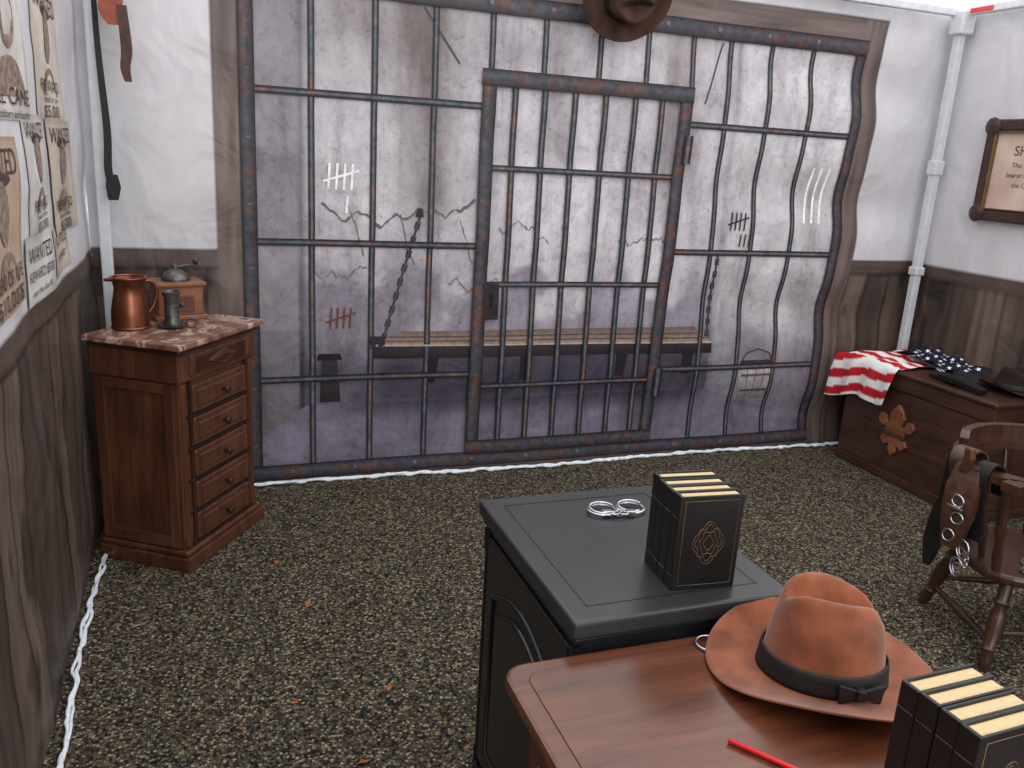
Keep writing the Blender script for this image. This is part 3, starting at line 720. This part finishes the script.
# ---------------------------------------------------------------- trunk
tk=root('wooden_trunk')
tx0,tx1,ty0,ty1=3.45,3.93,2.76,3.72
box('base',tk,(tx0-.012,ty0-.012,0.0),(tx1,ty1+.012,0.05),'trunk',0.006)
box('body',tk,(tx0,ty0,0.05),(tx1,ty1,0.50),'trunk',0.004)
box('lid',tk,(tx0-.008,ty0-.008,0.505),(tx1,ty1+.008,0.585),'trunk',0.006)
box('lid_top',tk,(tx0-.022,ty0-.022,0.585),(tx1+.005,ty1+.022,0.608),'trunk',0.008,3)
box('lid_gap',tk,(tx0+.003,ty0+.003,0.498),(tx1-.003,ty1-.003,0.507),'slot',0)
fl=[(0,-0.115),(0.022,-0.09),(0.02,-0.06),(0.05,-0.075),(0.075,-0.05),(0.062,-0.028),(0.04,-0.03),(0.055,-0.01),(0.05,0.01),(0.085,0.012),(0.10,0.04),(0.085,0.065),(0.058,0.06),(0.05,0.035),(0.03,0.03),(0.042,0.065),(0.03,0.095),(0,0.125)]
poly=[(x*1.25,y*1.2) for x,y in fl+[(-x,y) for x,y in fl[::-1][1:-1]]]
prism('fleur_de_lis',tk,poly,0.018,'oak',frameM((tx0,3.31,0.285),(0,-1,0),(0,0,1),(-1,0,0)),0.004)
box('fleur_band',tk,(tx0-.024,3.24,0.255),(tx0-.002,3.38,0.285),'walnut',0.005)

# flag
fg=root('american_flag')
NU,NV=70,60
def flagpos(u,v):
    Lt=0.42; Lh=0.20+0.05*(1-u)+0.015*math.sin(u*9)
    y=3.83-u*0.50+0.015*math.sin(v*7)+ (0.05*v*u)
    L=Lt+Lh; s=v*L
    if s<Lt:
        x=3.86-s; z=0.616+0.010*(1+math.sin(s*22+u*8))*0.6+0.004*math.sin(u*25)
    else:
        d=s-Lt; q=min(d/0.04,1); x=3.435-0.022*math.sin(q*PI/2)-0.010*math.sin(u*20+1)*min(1,d/0.1)-0.008*min(1,d/0.1); z=0.618-d+0.012*(1-q)
    if y>3.75: z-= (y-3.75)*0.7 if s<Lt else (y-3.75)*0.25
    return (x,y,z)
vs=[];cs=[];fs=[]
red=C(190,34,44);whi=C(240,238,238)
for j in range(NV+1):
    for i in range(NU+1):
        u=i/NU;v=j/NV; vs.append(flagpos(u,v)); k=int((v+0.06*u)*13); cs.append(red if k%2==0 else whi)
for j in range(NV):
    for i in range(NU): a=j*(NU+1)+i; fs.append((a,a+1,a+NU+2,a+NU+1))
meshobj('stripes',vs,fs,'flag',fg,True,cols=cs)
vs=[];cs=[];fs=[]
def canton(u,v):
    return (3.88-v*0.25+0.02*math.sin(u*6), 3.60-u*0.44, 0.630+0.016*(1+math.sin(u*15+v*5))*0.7+0.008*math.sin(v*14)+0.015*(1-u))
for j in range(25):
    for i in range(41): vs.append(canton(i/40,j/24)); cs.append(C(24,28,52))
for j in range(24):
    for i in range(40): a=j*41+i; fs.append((a,a+1,a+42,a+41))
meshobj('canton',vs,fs,'flag',fg,True,cols=cs)
vs=[];fs=[]
for r_ in range(6):
    for q in range(9):
        u0=(q+0.5+(r_%2)*0.4)/9.6; v0=(r_+0.5)/6; b0=len(vs)
        for k in range(10):
            a=k*PI/5; rr=0.014 if k%2==0 else 0.006
            p=canton(u0+rr*math.cos(a)/0.44,v0+rr*math.sin(a)/0.25); vs.append((p[0],p[1],p[2]+0.003))
        p=canton(u0,v0); vs.append((p[0],p[1],p[2]+0.003))
        for k in range(10): fs.append((b0+10,b0+k,b0+(k+1)%10))
meshobj('stars',vs,fs,'flag',fg,cols=[whi]*len(vs))

# gun belt on trunk
gb=root('gun_belt')
strap('belt',gb,[(3.54,3.24,0.630),(3.52,3.17,0.634),(3.54,3.08,0.640),(3.59,3.00,0.636),(3.63,3.06,0.648),(3.61,3.14,0.650),(3.65,3.2,0.652)],0.045,0.006,'leather',(0.9,0.1,0.35))
strap('holster',gb,[(3.53,3.16,0.634),(3.52,3.08,0.636),(3.51,2.98,0.632),(3.50,2.88,0.624)],[0.08,0.09,0.07,0.045],0.022,'leather',(1,0.1,0.0))
torus('buckle',gb,0.022,0.003,'steel',(3.52,3.17,0.658),(0.3,0.3,0),sx=1.3)

# certificate frame on right wall
cf=root('framed_certificate',(3.945,3.24,1.66))
MR=lambda x,y,z:frameM((x,y,z),(0,-1,0),(0,0,1),(-1,0,0))
box('backing',cf,(-0.002,-0.29,-0.25),(0.012,0.29,0.25),'frame',0)
box('paper',cf,(-0.006,-0.25,-0.21),(0.0,0.25,0.21),'paperpage',0)
for (a,c) in (((-0.025,-0.30,0.20),(0.01,0.30,0.26)),((-0.025,-0.30,-0.26),(0.01,0.30,-0.20)),((-0.025,-0.30,-0.26),(0.01,-0.24,0.26)),((-0.025,0.24,-0.26),(0.01,0.30,0.26))):
    box('moulding',cf,a,c,'frame',0.012,3)
for sy in(-1,1):
    for sz in(-1,1): lathe('corner_rosette',cf,[(0.045,0),(0.048,0.008),(0.03,0.016),(0.012,0.02)],'frame',(-0.02,sy*0.262,sz*0.222),(0,-PI/2,0),12)
for (a,c) in (((-0.028,-0.245,0.192),(0.0,0.245,0.2)),((-0.028,-0.245,-0.2),(0.0,0.245,-0.192)),((-0.028,0.233,-0.2),(0.0,0.242,0.2)),((-0.028,-0.242,-0.2),(0.0,-0.233,0.2))):
    box('gold_slip',cf,a,c,'gold',0.003)
for t,s_,z in (('SHERIFF',0.07,0.1),('This certifies the',0.035,0.03),('bearer as Deputy of',0.035,-0.02),('the Old West',0.035,-0.07)):
    v_,f_=textmesh(t,s_); o=meshobj('lettering',v_,f_,'ink',cf); o.matrix_local=MR(-0.0075,0,z)

# ---------------------------------------------------------------- chair
SH=0.33
cc=root('captains_chair',(2.71,1.92,0),math.radians(250))
P=[]
for i in range(40):
    a=2*PI*i/40; ca,sa=math.cos(a),math.sin(a); k=(abs(ca)**3.2+abs(sa)**3.2)**(-1/3.2)
    P.append((0.225*k*ca,0.24*k*sa*(1+0.06*ca)))
prism('seat',cc,P,0.036,'chair',Matrix.Translation((0,0,SH-0.025)),0.012)
legp=[(0,0.013),(0.05,0.018),(0.12,0.023),(0.2,0.019),(0.24,0.025),(0.27,0.019),(0.45,0.028),(0.6,0.026),(0.7,0.019),(0.74,0.026),(0.78,0.02),(0.9,0.022),(1,0.018)]
LG={}
for sx in(-1,1):
    for sy in(-1,1):
        f=(sx*0.225,sy*0.215,0.0); t=(sx*0.15,sy*0.15,SH-0.02); LG[(sx,sy)]=(Vector(f),Vector(t)); turned('leg',cc,f,t,legp,'chair',18)
strp=[(0,0.009),(0.2,0.011),(0.4,0.014),(0.5,0.018),(0.6,0.014),(0.8,0.011),(1,0.009)]
at=lambda k,t: LG[k][0].lerp(LG[k][1],t)
for sy in(-1,1): turned('side_stretcher',cc,at((-1,sy),0.3),at((1,sy),0.3),strp,'chair',14)
turned('front_stretcher',cc,at((1,-1),0.42),at((1,1),0.42),strp,'chair',14)
turned('back_stretcher',cc,at((-1,-1),0.42),at((-1,1),0.42),strp,'chair',14)
AH=0.66
arc=[]
for i in range(25):
    a=math.radians(48)+math.radians(264)*i/24; arc.append((0.27*math.cos(a)-0.0,0.27*math.sin(a),AH))
arc=[(0.22,0.26,AH)]+arc+[(0.22,-0.26,AH)]
strap('arm_bow',cc,arc,0.03,0.06,'chair',(0,0,1))
arc2=[(-0.27*math.cos(a),0.27*math.sin(a),AH+0.04) for a in np.linspace(-1.1,1.1,15)]
strap('crest_rail',cc,arc2,[0.03]+[0.07]*13+[0.03],0.03,'chair',(0,0,1))
spp=[(0,0.009),(0.2,0.013),(0.35,0.016),(0.42,0.010),(0.5,0.015),(0.6,0.010),(0.8,0.011),(1,0.008)]
for i in range(9):
    a=math.radians(75+210*i/8); turned('spindle',cc,(0.19*math.cos(a),0.2*math.sin(a),SH),(0.262*math.cos(a),0.262*math.sin(a),AH),spp,'chair',12)
for sy in(-1,1): turned('arm_post',cc,(0.15,sy*0.2,SH),(0.20,sy*0.257,AH),[(0,0.012),(0.2,0.018),(0.4,0.013),(0.5,0.02),(0.6,0.013),(0.8,0.016),(1,0.012)],'chair',14)
# gun belt & holster draped over the arm
hg=root('holster_belt',(0.01,0.02,0))
sd=(0.2,-0.97,0)
strap('belt_loop',hg,[(2.475,1.99,0.44),(2.43,1.99,0.56),(2.405,2.00,0.66),(2.43,2.01,0.705),(2.48,2.01,0.70),(2.51,2.01,0.62),(2.52,2.01,0.50)],0.075,0.008,'leather2',sd)
strap('belt_loop_b',hg,[(2.42,1.90,0.42),(2.40,1.90,0.54),(2.385,1.90,0.64),(2.41,1.90,0.695),(2.46,1.90,0.68),(2.49,1.90,0.58)],0.05,0.008,'leather',sd)
strap('holster',hg,[(2.40,1.95,0.68),(2.375,1.94,0.60),(2.37,1.94,0.50),(2.38,1.95,0.38)],[0.07,0.11,0.10,0.05],0.035,'leather2',sd)
strap('tie_down',hg,[(2.44,2.05,0.56),(2.425,2.06,0.46),(2.42,2.06,0.34),(2.415,2.06,0.25)],[0.02,0.05,0.065,0.02],0.014,'leather',sd)
strap('belt_end',hg,[(2.46,2.04,0.70),(2.435,2.05,0.67),(2.43,2.05,0.60),(2.43,2.05,0.50)],0.045,0.006,'leather',sd)
for i,(p) in enumerate(((2.345,1.93,0.56),(2.345,1.92,0.50),(2.345,1.94,0.43))): torus('buckle_ring',hg,0.02,0.0035,'steel',p,(PI/2,0.3*i,PI/2),sx=1.2)
box('buckle_bar',hg,(2.335,1.90,0.53),(2.345,1.96,0.54),'steel',0.002)
prism('revolver_grip',hg,[(0,0),(0.03,0.0),(0.045,0.05),(0.04,0.09),(0.01,0.085),(0.012,0.04)],0.025,'walnut',frameM((2.385,1.97,0.655),(0,-1,0),(0,0,1),(-1,0,0)),0.006)
cuffs('handcuffs',(2.375,1.92,0.36),0,rot=(PI/2,PI/2,math.radians(80)))
cuffs('handcuffs',(2.60,1.82,SH+0.013),0.5)

# leaves
vs=[];fs=[]
for (x,y) in [(0.63,3.62),(0.70,3.55),(0.55,2.95),(0.22,3.1),(0.75,3.3),(0.48,2.2),(0.35,1.9),(0.53,2.6),(1.4,3.1),(0.3,2.75),(2.0,2.9),(0.9,2.6),(1.9,1.4),(0.6,3.75),(1.5,3.7),(0.2,2.2)]:
    a=random.random()*6; s=random.uniform(0.010,0.022); b0=len(vs)
    for k,(p,q) in enumerate(((-1,0),(-0.3,0.5),(0.4,0.35),(1.2,0),(0.4,-0.4),(-0.3,-0.5))):
        vs.append((x+s*(p*math.cos(a)-q*math.sin(a)),y+s*(p*math.sin(a)+q*math.cos(a)),0.004+0.006*abs(q)+0.003*(k%2)))
    fs.append((b0,b0+1,b0+2,b0+3)); fs.append((b0,b0+3,b0+4,b0+5))
meshobj('fallen_leaves',vs,fs,'leaf')

# ---------------------------------------------------------------- light
w=bpy.data.worlds.new('world'); sc.world=w; w.use_nodes=True
w.node_tree.nodes['Background'].inputs[0].default_value=(0.94,0.97,1.0,1); w.node_tree.nodes['Background'].inputs[1].default_value=1.05
def area(name,loc,target,size,e,col=(1,1,1)):
    l=bpy.data.lights.new(name,'AREA'); l.size=size; l.energy=e; l.color=col
    o=bpy.data.objects.new(name,l); o.location=loc; d=Vector(target)-Vector(loc); o.rotation_euler=d.to_track_quat('-Z','Y').to_euler(); COL.objects.link(o)
area('daylight_opening',(1.2,-1.6,2.2),(1.6,3.0,0.8),2.2,48,(1,0.98,0.95))

# ---------------------------------------------------------------- camera
psi,th,ro=math.radians(20.5),math.radians(15.3),math.radians(3.4)
F=Vector((math.sin(psi)*math.cos(th),math.cos(psi)*math.cos(th),-math.sin(th)))
R0=Vector((math.cos(psi),-math.sin(psi),0)); U0=R0.cross(F)
R=R0*math.cos(ro)+U0*math.sin(ro); U=-R0*math.sin(ro)+U0*math.cos(ro)
cam=bpy.data.cameras.new('camera'); co=bpy.data.objects.new('camera',cam); COL.objects.link(co)
cam.sensor_fit='HORIZONTAL'; cam.sensor_width=36; cam.lens=840/1024*36; cam.clip_start=0.02
co.matrix_world=Matrix(((R.x,U.x,-F.x,0),(R.y,U.y,-F.y,0),(R.z,U.z,-F.z,1.6),(0,0,0,1)))
sc.camera=co
